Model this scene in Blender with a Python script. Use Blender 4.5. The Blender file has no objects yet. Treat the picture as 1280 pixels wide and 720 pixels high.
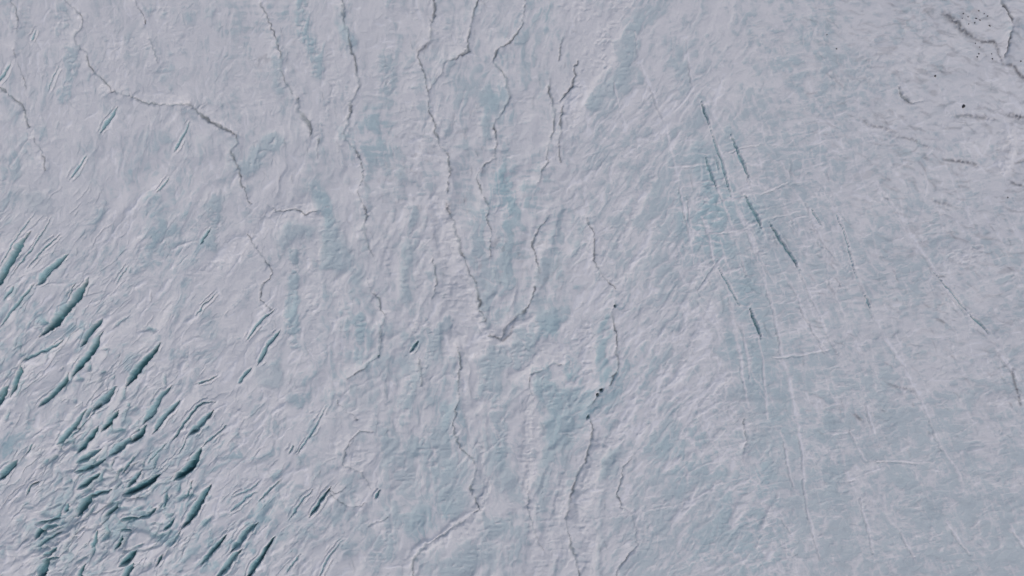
import bpy, bmesh, math, random
import numpy as np

# ------------------------------------------------------------------ camera, sky, sun, exposure
S = 0.30                      # metres on the ice for one map unit (map: x east 0..1280, y south 0..720)
CX, CY = 640.0, 360.0
scene = bpy.context.scene
COL = scene.collection

cam_d = bpy.data.cameras.new("camera")
cam_d.lens = 24.0
cam_d.sensor_width = 36.0
cam_d.clip_start = 1.0
cam_d.clip_end = 20000.0
cam = bpy.data.objects.new("camera", cam_d)
cam.location = (0, 0, 256.0)
cam.rotation_euler = (0, 0, 0)
COL.objects.link(cam)
scene.camera = cam

SUN_EL, SUN_AZ = math.radians(52), math.radians(140)     # azimuth clockwise from north (+Y)
world = bpy.data.worlds.new("World")
scene.world = world
world.use_nodes = True
nt = world.node_tree
for n in list(nt.nodes):
    nt.nodes.remove(n)
wo = nt.nodes.new('ShaderNodeOutputWorld')
bg = nt.nodes.new('ShaderNodeBackground')
sky = nt.nodes.new('ShaderNodeTexSky')
sky.sky_type = 'NISHITA'
sky.sun_disc = False
sky.sun_elevation = SUN_EL
sky.sun_rotation = SUN_AZ
sky.air_density = 1.0
sky.dust_density = 3.0
sky.ozone_density = 1.0
bg.inputs[1].default_value = 0.11
nt.links.new(sky.outputs[0], bg.inputs[0])
nt.links.new(bg.outputs[0], wo.inputs[0])

sun_d = bpy.data.lights.new("sun", 'SUN')
sun_d.energy = 0.6
sun_d.angle = math.radians(70)
sun_d.color = (1.0, 0.965, 0.95)
sun = bpy.data.objects.new("sun", sun_d)
sun.rotation_euler = (math.radians(90) - SUN_EL, 0, math.radians(180) - SUN_AZ)
COL.objects.link(sun)

scene.view_settings.view_transform = 'Standard'
scene.view_settings.look = 'None'
scene.view_settings.exposure = -0.12
scene.view_settings.gamma = 1.0

# ------------------------------------------------------------------ noise
_rng = np.random.RandomState(7)
_LAT = _rng.rand(72, 256, 256).astype(np.float32)

def vnoise(u, v, seed):
    L = _LAT[seed % 71]
    iu = np.floor(u); iv = np.floor(v)
    fu = (u - iu).astype(np.float32); fv = (v - iv).astype(np.float32)
    fu = fu * fu * fu * (fu * (fu * 6 - 15) + 10); fv = fv * fv * fv * (fv * (fv * 6 - 15) + 10)
    i0 = iu.astype(np.int32) & 255; j0 = iv.astype(np.int32) & 255
    i1 = (i0 + 1) & 255; j1 = (j0 + 1) & 255
    a = L[i0, j0]; b = L[i1, j0]; c = L[i0, j1]; d = L[i1, j1]
    return (a + (b - a) * fu) * (1 - fv) + (c + (d - c) * fu) * fv

def rot(x, y, deg):
    # deg: direction of the streak on the map, 0 = east, 90 = north
    r = math.radians(deg); c, s = math.cos(r), math.sin(r)
    return x * c - y * s, x * s + y * c

def fbm(x, y, la, lb, seed, octv=4, deg=0.0, gain=0.5):
    """0..1 noise, la = length along deg, lb = length across"""
    u, v = rot(x, y, deg)
    u = u / la + 31.7 * seed; v = v / lb + 17.3 * seed
    t = 0.0; amp = 1.0; tot = 0.0
    th = .62 if la == lb else .20
    ca, sa = math.cos(th), math.sin(th)
    if la == lb: u, v = u * .891 - v * .454, u * .454 + v * .891
    for k in range(octv):
        t = t + amp * vnoise(u, v, seed * 5 + k)
        tot += amp; amp *= gain
        u, v = (u * ca - v * sa) * 2.03 + 5.1, (u * sa + v * ca) * 2.03 + 9.7
    return t / tot

def sstep(a, b, x):
    t = np.clip((x - a) / (b - a), 0, 1)
    return t * t * (3 - 2 * t)

def bump2(X, Y, cx, cy, rx, ry):
    return np.exp(-(((X - cx) / rx) ** 2 + ((Y - cy) / ry) ** 2))

# ------------------------------------------------------------------ the grid of the ice sheet
def axis(lo, hi, fine_lo, fine_hi, df, dc):
    v = [float(lo)]
    while v[-1] < hi:
        s = df if fine_lo <= v[-1] < fine_hi else dc
        v.append(v[-1] + s)
    step = dc
    up = list(v); down = []
    p = v[-1]; st = step
    while p < 24000:
        st *= 1.11; p += st; up.append(p)
    p = v[0]; st = step
    while p > -24000:
        st *= 1.11; p -= st; down.append(p)
    return np.array(down[::-1] + up, dtype=np.float64)

AX = axis(-70, 1350, -30, 360, 0.86, 1.16)
AY = axis(-70, 790, 255, 745, 0.92, 1.16)
NX, NY = len(AX), len(AY)
X, Y = np.meshgrid(AX, AY)          # shape (NY, NX)
X = X.astype(np.float32); Y = Y.astype(np.float32)
print("grid", NX, NY, NX * NY)

# gentle wandering so that nothing runs dead straight
WX1 = X + (fbm(X, Y, 16, 16, 1, 3) - 0.5) * 5.0
WY1 = Y + (fbm(X, Y, 16, 16, 2, 3) - 0.5) * 5.0
WX2 = X + (fbm(X, Y, 26, 26, 3, 2) - 0.5) * 3.4 + (fbm(X, Y, 5, 5, 4, 2) - 0.5) * 2.4
WY2 = Y + (fbm(X, Y, 26, 26, 5, 2) - 0.5) * 3.4 + (fbm(X, Y, 5, 5, 6, 2) - 0.5) * 2.4
WX3 = X + (fbm(X, Y, 34, 34, 7, 4) - 0.5) * 22.0
WY3 = Y + (fbm(X, Y, 34, 34, 8, 4) - 0.5) * 22.0

CXW = X + (fbm(X, Y, 20, 20, 15, 3) - .5) * 8.5 + (fbm(X, Y, 4.5, 4.5, 16, 2) - .5) * 3.8
CYW = Y + (fbm(X, Y, 20, 20, 17, 3) - .5) * 7.0 + (fbm(X, Y, 4.5, 4.5, 29, 2) - .5) * 3.8

def window(pts, pad):
    xs = [p[0] for p in pts]; ys = [p[1] for p in pts]
    i0 = max(0, int(np.searchsorted(AX, min(xs) - pad)) - 1); i1 = min(NX, int(np.searchsorted(AX, max(xs) + pad)) + 1)
    j0 = max(0, int(np.searchsorted(AY, min(ys) - pad)) - 1); j1 = min(NY, int(np.searchsorted(AY, max(ys) + pad)) + 1)
    return (slice(j0, j1), slice(i0, i1))

def polydist(x, y, pts):
    """distance, signed side (+ = right/below of travel), arclength fraction"""
    P = np.array(pts, dtype=np.float32)
    seg = np.hypot(*(P[1:] - P[:-1]).T); L = max(seg.sum(), 1e-3)
    best = np.full(x.shape, 1e9, np.float32); side = np.zeros_like(best); tt = np.zeros_like(best)
    acc = 0.0
    for k in range(len(seg)):
        a, b = P[k], P[k + 1]; d = b - a; l2 = max(float(d @ d), 1e-6)
        t = np.clip(((x - a[0]) * d[0] + (y - a[1]) * d[1]) / l2, 0, 1)
        dx = x - (a[0] + t * d[0]); dy = y - (a[1] + t * d[1])
        dist = np.hypot(dx, dy)
        m = dist < best
        best = np.where(m, dist, best)
        side = np.where(m, np.sign(d[0] * (y - a[1]) - d[1] * (x - a[0])), side)
        tt = np.where(m, (acc + t * seg[k]) / L, tt)
        acc += seg[k]
    return best, side, tt, L

def P(s, ox=0.0, oy=0.0, k=1.0):
    """'u,v u,v ...' -> map points"""
    out = []
    for w in s.split():
        a, b = w.split(',')
        out.append((ox + float(a) * k, oy + float(b) * k))
    return out

# ------------------------------------------------------------------ WHERE THINGS LIE  (map units)
# crevasses: points, width, depth factor, label
CREV = [
 ("112,346 105,360 97,372 84,388 68,403 50,420", 11.0, 1.7, "widest open teal crevasse on the left, smooth sided, below the pair of thin parallel slits"),
 ("94,355 86,371", 1.8, 1.5, "hair-thin dark slit just left of the top of the widest teal crevasse"),
 ("85,318 70,331 55,345 45,356", 8.5, 0.9, "grey green crevasse with a snow ledge inside, up and left of the widest crevasse"),
 ("44,353 30,368 15,388 0,410", 4.0, 0.9, "long thin grey crack running down to the left edge from the ledged crevasse"),
 ("63,270 52,290 40,310 25,328 16,342", 2.2, 1.0, "very thin slit left of its parallel neighbour, above the ledged crevasse"),
 ("76,291 62,304 50,317 36,333", 2.6, 1.0, "thin slit directly above the ledged crevasse, right one of the parallel pair"),
 ("37,289 25,305 12,325 -2,350 -16,372", 10.0, 1.3, "broad teal crevasse cut by the left edge at mid height"),
 ("41,267 28,285 15,305 -2,333", 1.8, 0.8, "faint hairline crack alongside the broad crevasse at the left edge"),
 ("17,358 6,375", 3.0, 0.9, "stubby pale crack near the left edge below the broad edge crevasse"),
 ("131,398 118,412 101,432", 7.5, 1.5, "short dark crevasse with snow blocks wedged in it, right of the widest crevasse"),
 ("130,414 121,430 107,448 91,472", 8.0, 1.6, "deep teal crevasse just below the one with the wedged snow blocks"),
 ("89,466 80,480 68,494 48,509", 6.5, 1.3, "teal crevasse continuing down left past the end of the deep crevasse"),
 ("27,452 27,463 20,478 13,496", 6.0, 1.5, "upright stem of the forked teal crevasse near the left edge"),
 ("82,423 60,437 40,446 27,452", 4.0, 0.8, "ragged snow-choked branch leading right from the forked crevasse"),
 ("201,427 190,441 178,456 168,468 157,485", 8.0, 1.7, "isolated teal crevasse on smooth ice, right of the main left group"),
 ("10,481 -2,500 -14,512", 12.0, 1.3, "blunt teal crevasse end poking in from the left edge"),
 ("146,482 130,500 117,513", 9.0, 0.9, "pale wide crevasse with a dark lower rim above the blackest slot"),
 ("125,504 117,517", 2.4, 1.6, "tiny dark notch at the foot of the pale wide crevasse"),
 ("110,510 95,530 82,545 71,556", 6.5, 1.0, "long pale teal furrow left of the two blackest slots"),
 ("117,516 100,536 85,549", 2.2, 0.8, "thin groove hugging the right side of the long pale furrow"),
 ("150,512 138,524 127,540", 5.2, 2.2, "blackest narrow slot, upper of the two lined up end to end"),
 ("125,532 112,547 97,565", 7.0, 1.6, "dark teal slot, lower of the two lined up end to end"),
 ("215,482 200,494 190,513 177,531", 7.0, 0.9, "curved double-lipped crevasse below the isolated teal one"),
 ("182,530 175,543 158,555", 7.0, 1.6, "dark hooked crevasse at the foot of the curved double-lipped one"),
 ("224,501 205,520 189,542", 6.0, 0.8, "slim crevasse with ridged floor right of the curved double-lipped one"),
 ("268,502 254,502 246,508 228,531 212,553", 4.0, 0.9, "long narrow furrow with a hooked top end under the dirty snow clump"),
 ("206,554 184,579", 2.0, 0.8, "thin continuation below the long hooked furrow"),
 ("267,512 252,528 234,546", 8.0, 0.9, "shallow lens shaped crevasse right of the long hooked furrow"),
 ("234,546 224,566", 2.0, 0.8, "thin tail below the shallow lens shaped crevasse"),
 ("283,532 268,545 252,558", 2.6, 0.8, "fine scratch-like crack above the dark crevasse with a stepped wall"),
 ("250,560 243,576 230,590 216,600", 9.0, 1.7, "dark teal crevasse with a stepped wall beside the bright curved drift"),
 ("127,560 112,568 96,577", 8.0, 0.8, "rounded pale teal hollow below the two aligned slots"),
 ("130,575 116,583 95,590", 6.0, 1.2, "dark seam under the rounded pale teal hollow"),
 ("124,591 112,600 98,610", 7.0, 1.3, "teal gash one row below the dark seam under the pale hollow"),
 ("162,547 147,560 133,572", 9.0, 0.7, "soft teal trough right of the rounded pale hollow"),
 ("22,576 10,587 -4,601", 9.0, 1.2, "teal crevasse leaving by the left edge below the small rimmed hollows"),
 ("42,555 33,569", 2.6, 1.0, "small lone crack in snow left of the pale furrow"),
 ("49,602 39,607 34,620", 2.8, 1.5, "dark elbow shaped crack in white snow near the left edge"),
 ("201,592 186,603 168,611 152,620", 9.5, 1.6, "double-pitted dark crevasse in the heart of the shattered zone"),
 ("178,587 168,599 158,609", 5.0, 1.0, "pale crack just above left end of the double-pitted crevasse"),
 ("166,571 157,583 151,592", 3.5, 1.0, "short splinter crack above the double-pitted crevasse"),
 ("112,619 105,630 96,647", 11.0, 1.3, "bright teal bowl hanging below a hooked rim in the shattered zone"),
 ("137,613 120,618 108,621", 6.0, 1.0, "hooked rim crack running right from the bright teal bowl"),
 ("86,628 82,640", 4.5, 1.1, "small oval pit left of the bright teal bowl"),
 ("79,642 66,650 45,654", 5.0, 1.0, "arched crack forming the top of the stacked crescent group"),
 ("74,656 58,659 48,668", 6.0, 0.9, "second crescent in the stacked group at bottom left"),
 ("51,659 47,665 43,675", 6.0, 1.7, "darkest upright slot on the left side of the stacked crescents"),
 ("79,664 62,674 44,684", 4.0, 1.1, "third crescent in the stacked group at bottom left"),
 ("74,682 66,689 54,694", 6.0, 1.2, "lowest crescent in the stacked group at bottom left"),
 ("60,696 56,706 48,724", 12.0, 1.4, "large dark hollow at the bottom edge under the stacked crescents"),
 ("77,696 68,697 60,699", 4.0, 1.0, "short arm reaching right from the large dark hollow"),
 ("123,663 119,674 115,685", 4.0, 1.2, "upright grey slot right of the stacked crescents"),
 ("108,703 102,714 96,730", 5.0, 1.5, "teal slot cut by the bottom edge right of the large dark hollow"),
 ("145,631 140,638 130,647", 5.0, 1.0, "small comma shaped crack below the hooked rim crack"),
 ("172,648 160,648 150,650", 6.0, 1.2, "teal pocket in the rubble, left of the bow shaped crack"),
 ("163,664 147,664", 4.0, 1.0, "flat short crack in the middle of the rubble"),
 ("150,671 148,678 143,688", 4.5, 2.0, "blackest jagged pit in the rubble near the bottom"),
 ("173,689 163,695 148,708", 8.0, 1.6, "curved teal cavern at the bottom of the rubble"),
 ("165,705 158,714 152,728", 8.0, 1.0, "pale teal trough cut by the bottom edge under the curved cavern"),
 ("240,600 236,613 230,627", 2.2, 1.6, "thin dark stroke-like crack above the spindle shaped crevasse"),
 ("264,604 252,622 240,642 227,662", 8.5, 1.3, "spindle shaped teal crevasse with a pale rib along its middle"),
 ("227,662 213,683", 2.2, 0.8, "faint double tail below the spindle shaped crevasse"),
 ("204,693 194,708", 3.6, 1.6, "small bright teal dash below the tail of the spindle crevasse"),
 ("284,668 267,686 249,708", 5.5, 1.2, "smooth slanting crevasse right of the small bright teal dash"),
 ("322,652 306,665 296,680 287,692", 8.0, 1.2, "twin-walled crevasse above the snowy double one at the bottom"),
 ("303,685 285,705 268,724", 9.0, 1.1, "wide ribbed crevasse reaching the bottom edge left of the long dark one"),
 ("344,670 334,684 326,697 317,708 306,730", 8.0, 1.8, "long dark teal crevasse crossing the bottom edge, farthest right of the blue zone"),
 ("208,617 205,637", 4.0, 1.2, "upright teal nick at the right rim of the rubble"),
 ("195,635 184,644 171,648", 4.5, 1.2, "bow shaped crack in the rubble below the upright nick"),
 ("217,650 210,658 203,663", 4.5, 1.5, "chevron shaped crack on the right side of a snow block"),
 ("322,613 302,627 287,640", 4.0, 0.6, "faint snowy crease between the spindle crevasse and the twin-walled one"),
 ("326,600 312,612 290,622", 3.0, 0.6, "upper faint crease parallel to the snowy one"),
 ("414,608 403,622 387,646", 5.5, 1.8, "lone sharp teal crevasse with a cross crack in the lower middle left"),
 ("392,608 378,625 360,651", 2.6, 0.9, "faint double hairline left of the lone sharp teal crevasse"),
 ("476,612 469,623", 4.0, 1.4, "small arrowhead pit where a meltwater thread ends"),
 ("375,691 357,716", 3.0, 0.9, "thin grey crack with a bead at its top, bottom edge left of centre"),
 ("428,675 412,695 398,724", 3.2, 0.7, "pale striated crevasse running to the bottom edge left of centre"),
 ("350,598 335,613 324,625", 3.0, 0.9, "looped pale crack left of the faint double hairline"),
 ("147,134 137,148 124,167", 5.0, 1.0, "small lens shaped teal crevasse in upper left snow"),
 ("239,152 228,172 217,190", 4.6, 0.9, "small crevasse right of the lens shaped one, under the thick melt stream"),
 ("108,193 98,207 86,224", 3.2, 0.9, "thin crevasse midway down left, below the lens shaped one"),
 ("13,78 6,90 -4,104", 4.2, 1.1, "short grey crevasse touching the left edge near the top"),
 ("73,83 66,97 59,115", 1.8, 1.0, "two-piece hairline in the top left snow"),
 ("213,223 197,241", 2.2, 1.0, "thin dark dash at the end of the zigzag thread"),
 ("45,37 40,53", 2.6, 0.8, "tiny faint crack near the top left corner"),
 ("264,285 250,306", 3.6, 0.8, "short pale crevasse at the edge of a teal patch left of centre"),
 ("273,363 257,379 245,394", 1.8, 0.8, "hairline in smooth ice above the isolated teal crevasse"),
 ("161,332 147,354", 1.6, 0.7, "faint twin hairline right of the widest crevasse"),
 ("314,458 307,468 300,479", 5.0, 0.9, "small leaf shaped crevasse left of the ringed snow mound"),
 ("345,388 330,398 307,425", 3.6, 0.8, "slender forked crevasse above the bundle of splinter cracks"),
 ("350,413 336,431 322,456", 6.0, 0.9, "bundle of splinter cracks below the slender forked crevasse"),
 ("272,470 262,475 245,478", 2.2, 0.9, "little flat crack in the snow between the blue zone and the ringed mound"),
 ("408,508 393,534 372,568", 3.2, 0.7, "long faint crevasse below right of the ringed snow mound"),
 ("367,555 362,566", 3.0, 1.2, "tiny dark pit left of the long faint crevasse"),
 ("523,425 513,441", 5.0, 1.2, "dark pit at the head of the teal gully in the centre"),
 ("877,126 880,142 886,158", 3.2, 1.6, "dark top tip of the long crack in the right centre"),
 ("886,158 893,180 901,200 906,222 913,246", 2.6, 1.1, "long straight crack running down from its dark top tip"),
 ("912,163 922,190 930,208 938,228", 3.8, 1.2, "tapered crack with a thick middle right of the longest straight one"),
 ("881,193 886,210 896,236", 3.6, 1.2, "teal edged crack left of the longest straight one"),
 ("895,200 898,214", 2.4, 0.9, "tiny sliver between two longer cracks on the teal ice"),
 ("930,243 940,262 953,286", 5.2, 1.3, "widest teal crack of the right centre grid, upper one"),
 ("962,277 975,300 985,316 999,337", 4.8, 1.3, "long teal crack just right and below the widest one of the grid"),
 ("937,383 942,400 950,424", 4.8, 1.7, "solitary dark teal notch on ice below the right centre grid"),
 ("898,335 910,355 923,382", 2.0, 1.1, "thin crack leading down toward the solitary teal notch"),
 ("1045,268 1057,302 1069,347", 1.8, 0.9, "hair-thin crack along the second long white line from the right"),
 ("1081,368 1088,385", 2.8, 1.2, "little dark nick on the second long white line from the right"),
 ("1165,338 1190,367 1212,396", 1.9, 1.0, "thin dark crack along the outermost long white line on the right"),
 ("1210,394 1220,402 1234,418", 3.0, 1.4, "thicker dark end of the outermost long line on the right"),
 ("1014,262 1026,282", 2.0, 0.9, "short double hairline between the teal crack and the long white line"),
]
# meltwater channels: points, width, silt, label
CHAN = [
 ("424,-14 426,4 431,28 441,70 445,85 448,107 438,125 440,140 437,155 427,167 432,178 448,192 453,205 452,220 446,233", 3.0, .30, "winding melt stream draining the long teal lens at the top, ending in two sharp bends"),
 ("449,238 453,255 460,270 453,283 458,298 466,320", 2.6, .35, "short wiggly stream below the bends of the stream from the teal lens"),
 ("458,345 462,364 475,378 483,399 474,408 475,437 472,445 453,461 434,474", 2.6, .25, "S shaped stream in the middle left with a dark bead near its lower bend"),
 ("541,-14 541,12 541,32 537,50 526,60 522,70 530,92 534,110 536,130 541,150 550,178 560,191 564,218 560,240", 3.2, .55, "main central stream entering at the top with a dark knot near its head"),
 ("560,258 567,280 575,312 583,336 594,351 596,370 603,390 608,403", 4.2, .6, "darkest lower reach of the central stream in a smooth snow trough"),
 ("599,-14 596,6 590,25 586,46 586,64 575,71 555,76 551,90 543,104 535,114", 2.6, .5, "hooked side stream joining the central stream from the upper right"),
 ("656,-14 656,12 650,34 641,52 621,64 617,80 629,90 636,104 635,126 627,141 614,156 619,176 618,197 601,209 597,222 603,242", 2.8, .45, "serpentine stream right of the central one, running down from the top"),
 ("606,246 612,266 612,300 613,320", 1.8, .3, "faint straight thread below the serpentine stream"),
 ("705,46 699,76", 1.9, .6, "short dashed thread at top centre right"),
 ("721,78 713,108 700,124", 2.0, .5, "second dashed thread right of the first at top centre right"),
 ("684,98 690,120 692,140 690,156 688,180 684,202 674,230", 2.8, .5, "slender stream right of the serpentine one, dark at mid length"),
 ("704,134 699,155 701,180 700,204", 2.2, .5, "beaded thread running beside the slender stream"),
 ("684,270 672,286 665,302 669,318 671,338", 2.6, .4, "kinked stream section in the ribbed snow right of centre"),
 ("668,356 666,374 658,388 644,395 630,408 626,424 612,420", 3.4, .7, "stream curling into the junction with the central stream"),
 ("735,272 742,290 743,308 745,334 758,348 771,360", 2.2, .4, "jagged stream in the teal ice above the dark bead"),
 ("770,378 765,394 772,420 772,446 769,466 762,484", 2.4, .6, "dotted stream between the dark bead and the teal melt pool"),
 ("739,522 743,534 738,560 723,592 715,620 708,646 708,666 718,690 723,712 724,735", 3.4, .4, "long stream running out of the teal melt pool down to the bottom edge"),
 ("570,434 574,446 574,470 573,500 565,525 567,543 575,558 590,572 593,588 588,605 597,626 600,636", 2.6, .35, "stream winding between smooth ice and snow in the lower centre"),
 ("600,637 582,650 560,664 540,676 524,688 517,704 514,730", 3.0, .22, "broad snow-banked gully taking the lower centre stream to the bottom edge"),
 ("466,541 452,540 438,550 430,564 430,580 446,592 459,602 464,612", 2.2, .35, "looping thread that ends at the arrowhead pit"),
 ("72,-12 80,2 95,13 103,28 101,38 93,48 94,58 105,67 110,80 125,94 133,106 137,116", 2.8, .4, "crooked stream descending from the top left"),
 ("137,116 160,120 185,127 215,131 234,131", 2.4, .15, "snow-bridged reach joining the crooked stream to the thick one"),
 ("234,131 248,142 260,152 272,158 290,165", 5.0, .45, "thick dark reach of melt stream in the upper left"),
 ("292,165 294,176 288,188 292,202 298,214 304,238 312,254", 2.4, .4, "lower zigzag of the thick upper left stream"),
 ("309,292 318,305 326,318 340,342 328,356 327,374 340,387", 2.3, .45, "zigzag thread left of the curved teal patch"),
 ("164,-12 172,10 180,20 182,29", 2.8, .5, "short stream at the top ending in a dark pit"),
 ("186,49 190,64 195,79", 2.4, .4, "broken thread below the dark pit"),
 ("324,4 336,22 344,48 351,76 355,98 364,118", 2.6, .3, "rubbly shallow stream at top left of centre"),
 ("371,122 374,140 386,152 389,170", 6.0, .3, "stubby grey gully with a dark head left of the twin bends"),
 ("400,174 397,196", 2.4, .5, "small dark dash just below the stubby gully"),
 ("10,-12 18,18 22,40", 2.2, .35, "faint thread near the top left corner"),
 ("-14,104 2,113 22,128 29,142 33,158", 2.4, .35, "branching thread on the left edge in snow"),
 ("12,60 20,80 28,96 33,112", 1.9, .3, "fine thread above the branching one on the left edge"),
 ("39,172 50,192 55,212", 2.1, .4, "short speckled thread below the branching one"),
 ("333,256 345,264 358,266 370,262 384,268 396,262", 2.0, .4, "ragged sideways seam on the top rim of a white drift"),
 ("785,572 779,596 771,618 776,636 790,645 796,664 797,682 784,702 772,716 768,732", 2.3, .35, "thin stream right of the one from the melt pool"),
 ("659,602 662,622 661,644 668,668 680,690", 2.0, .2, "snowy double thread left of the stream from the melt pool"),
 ("664,470 660,486 668,500", 2.0, .4, "tiny crooked thread at the left shore of the melt pool"),
 ("541,318 546,350 543,372", 2.2, .4, "broken dark thread left of the smooth snow trough"),
 ("520,446 524,462 527,482", 5.0, .1, "teal gully below the dark pit in the centre"),
 ("752,485 746,498 738,508", 2.8, .7, "dark tube-like slot with two black moulins above the melt pool outlet"),
 ("664,468 680,462 692,452 700,456", 2.6, .1, "teal bent groove on the upper shore of the melt pool"),
 ("930,520 932,548 928,576", 2.0, .35, "upright thread through a white patch below the right centre grid"),
 ("1246,-12 1254,8 1260,18 1268,28", 4.0, .9, "dark silty gully leaving the top edge in the far right corner"),
 ("1267,30 1262,44 1259,60 1256,70", 2.6, .7, "broken lower end of the silty gully in the far right corner"),
 ("1123,110 1130,120 1136,128 1152,128", 2.4, .5, "small dark hook shaped thread on the right"),
 ("430,610 418,618 408,612", 1.6, .4, "tiny cross crack over the lone sharp teal crevasse"),
 ("421,500 432,514 447,526", 2.2, .35, "short grey thread upper right of the long faint crevasse"),
 ("412,618 424,628 440,634 456,630", 1.8, .2, "faint pale seam right of the lone sharp teal crevasse"),
 ("460,660 462,654 474,650 486,646", 2.4, .25, "hook shaped groove below the arrowhead pit"),
]
# silty, rubbly dirt bands: points, width, strength, label
DIRT = [
 ("1180,20 1192,28 1203,40 1214,47", 8.0, 1.0, "rubbly dark debris band in the upper right corner, widest part"),
 ("1217,50 1226,54 1240,54 1246,64 1251,76", 4.0, 1.0, "curved thin debris trail below the widest part of the band"),
 ("1252,82 1264,83 1274,94 1290,106", 5.5, .95, "dark debris trail reaching the right edge near the top"),
 ("1260,144 1270,146 1284,149", 6.0, 1.1, "black debris smear at the right edge a fifth of the way down"),
 ("1178,199 1195,202 1206,203 1222,208", 3.8, .9, "ragged debris streak left of the smooth white patch"),
 ("1194,146 1206,146 1218,148 1240,150", 4.5, .6, "faint grey debris streak beneath the lone boulder"),
 ("1080,152 1092,158 1104,160 1118,166", 4.0, .6, "grey speckled seam at upper right, wavy"),
 ("1120,172 1140,175 1160,186", 3.2, .55, "thin speckled seam right of the wavy one"),
 ("1270,205 1284,197", 3.5, .9, "small dark smear at the right edge below the white patch"),
 ("1262,228 1284,236", 4.0, .8, "debris streak at the right edge a third of the way down"),
 ("1166,250 1176,254 1190,256", 3.5, .5, "faint dirty seam right of the long white lines"),
 ("1170,400 1182,404", 3.0, .6, "small dirty dash between the two outer white lines"),
 ("1262,463 1268,490 1274,506", 3.0, .8, "upright debris dots near the right edge, lower half"),
 ("1112,480 1128,486 1142,490", 4.0, .5, "dirty mottled seam in the right lower half"),
 ("1070,518 1078,526", 4.0, .7, "small brown dirt spot on bluish ice, lower right"),
 ("523,64 530,60 538,52", 4.5, .8, "dark gravel knot on the central stream near the top"),
 ("560,252 562,266", 4.5, .6, "gravel knot at the head of the smooth snow trough"),
 ("612,418 628,425 640,412 643,400", 3.0, .7, "curved gravel rim at the stream junction"),
]
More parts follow.
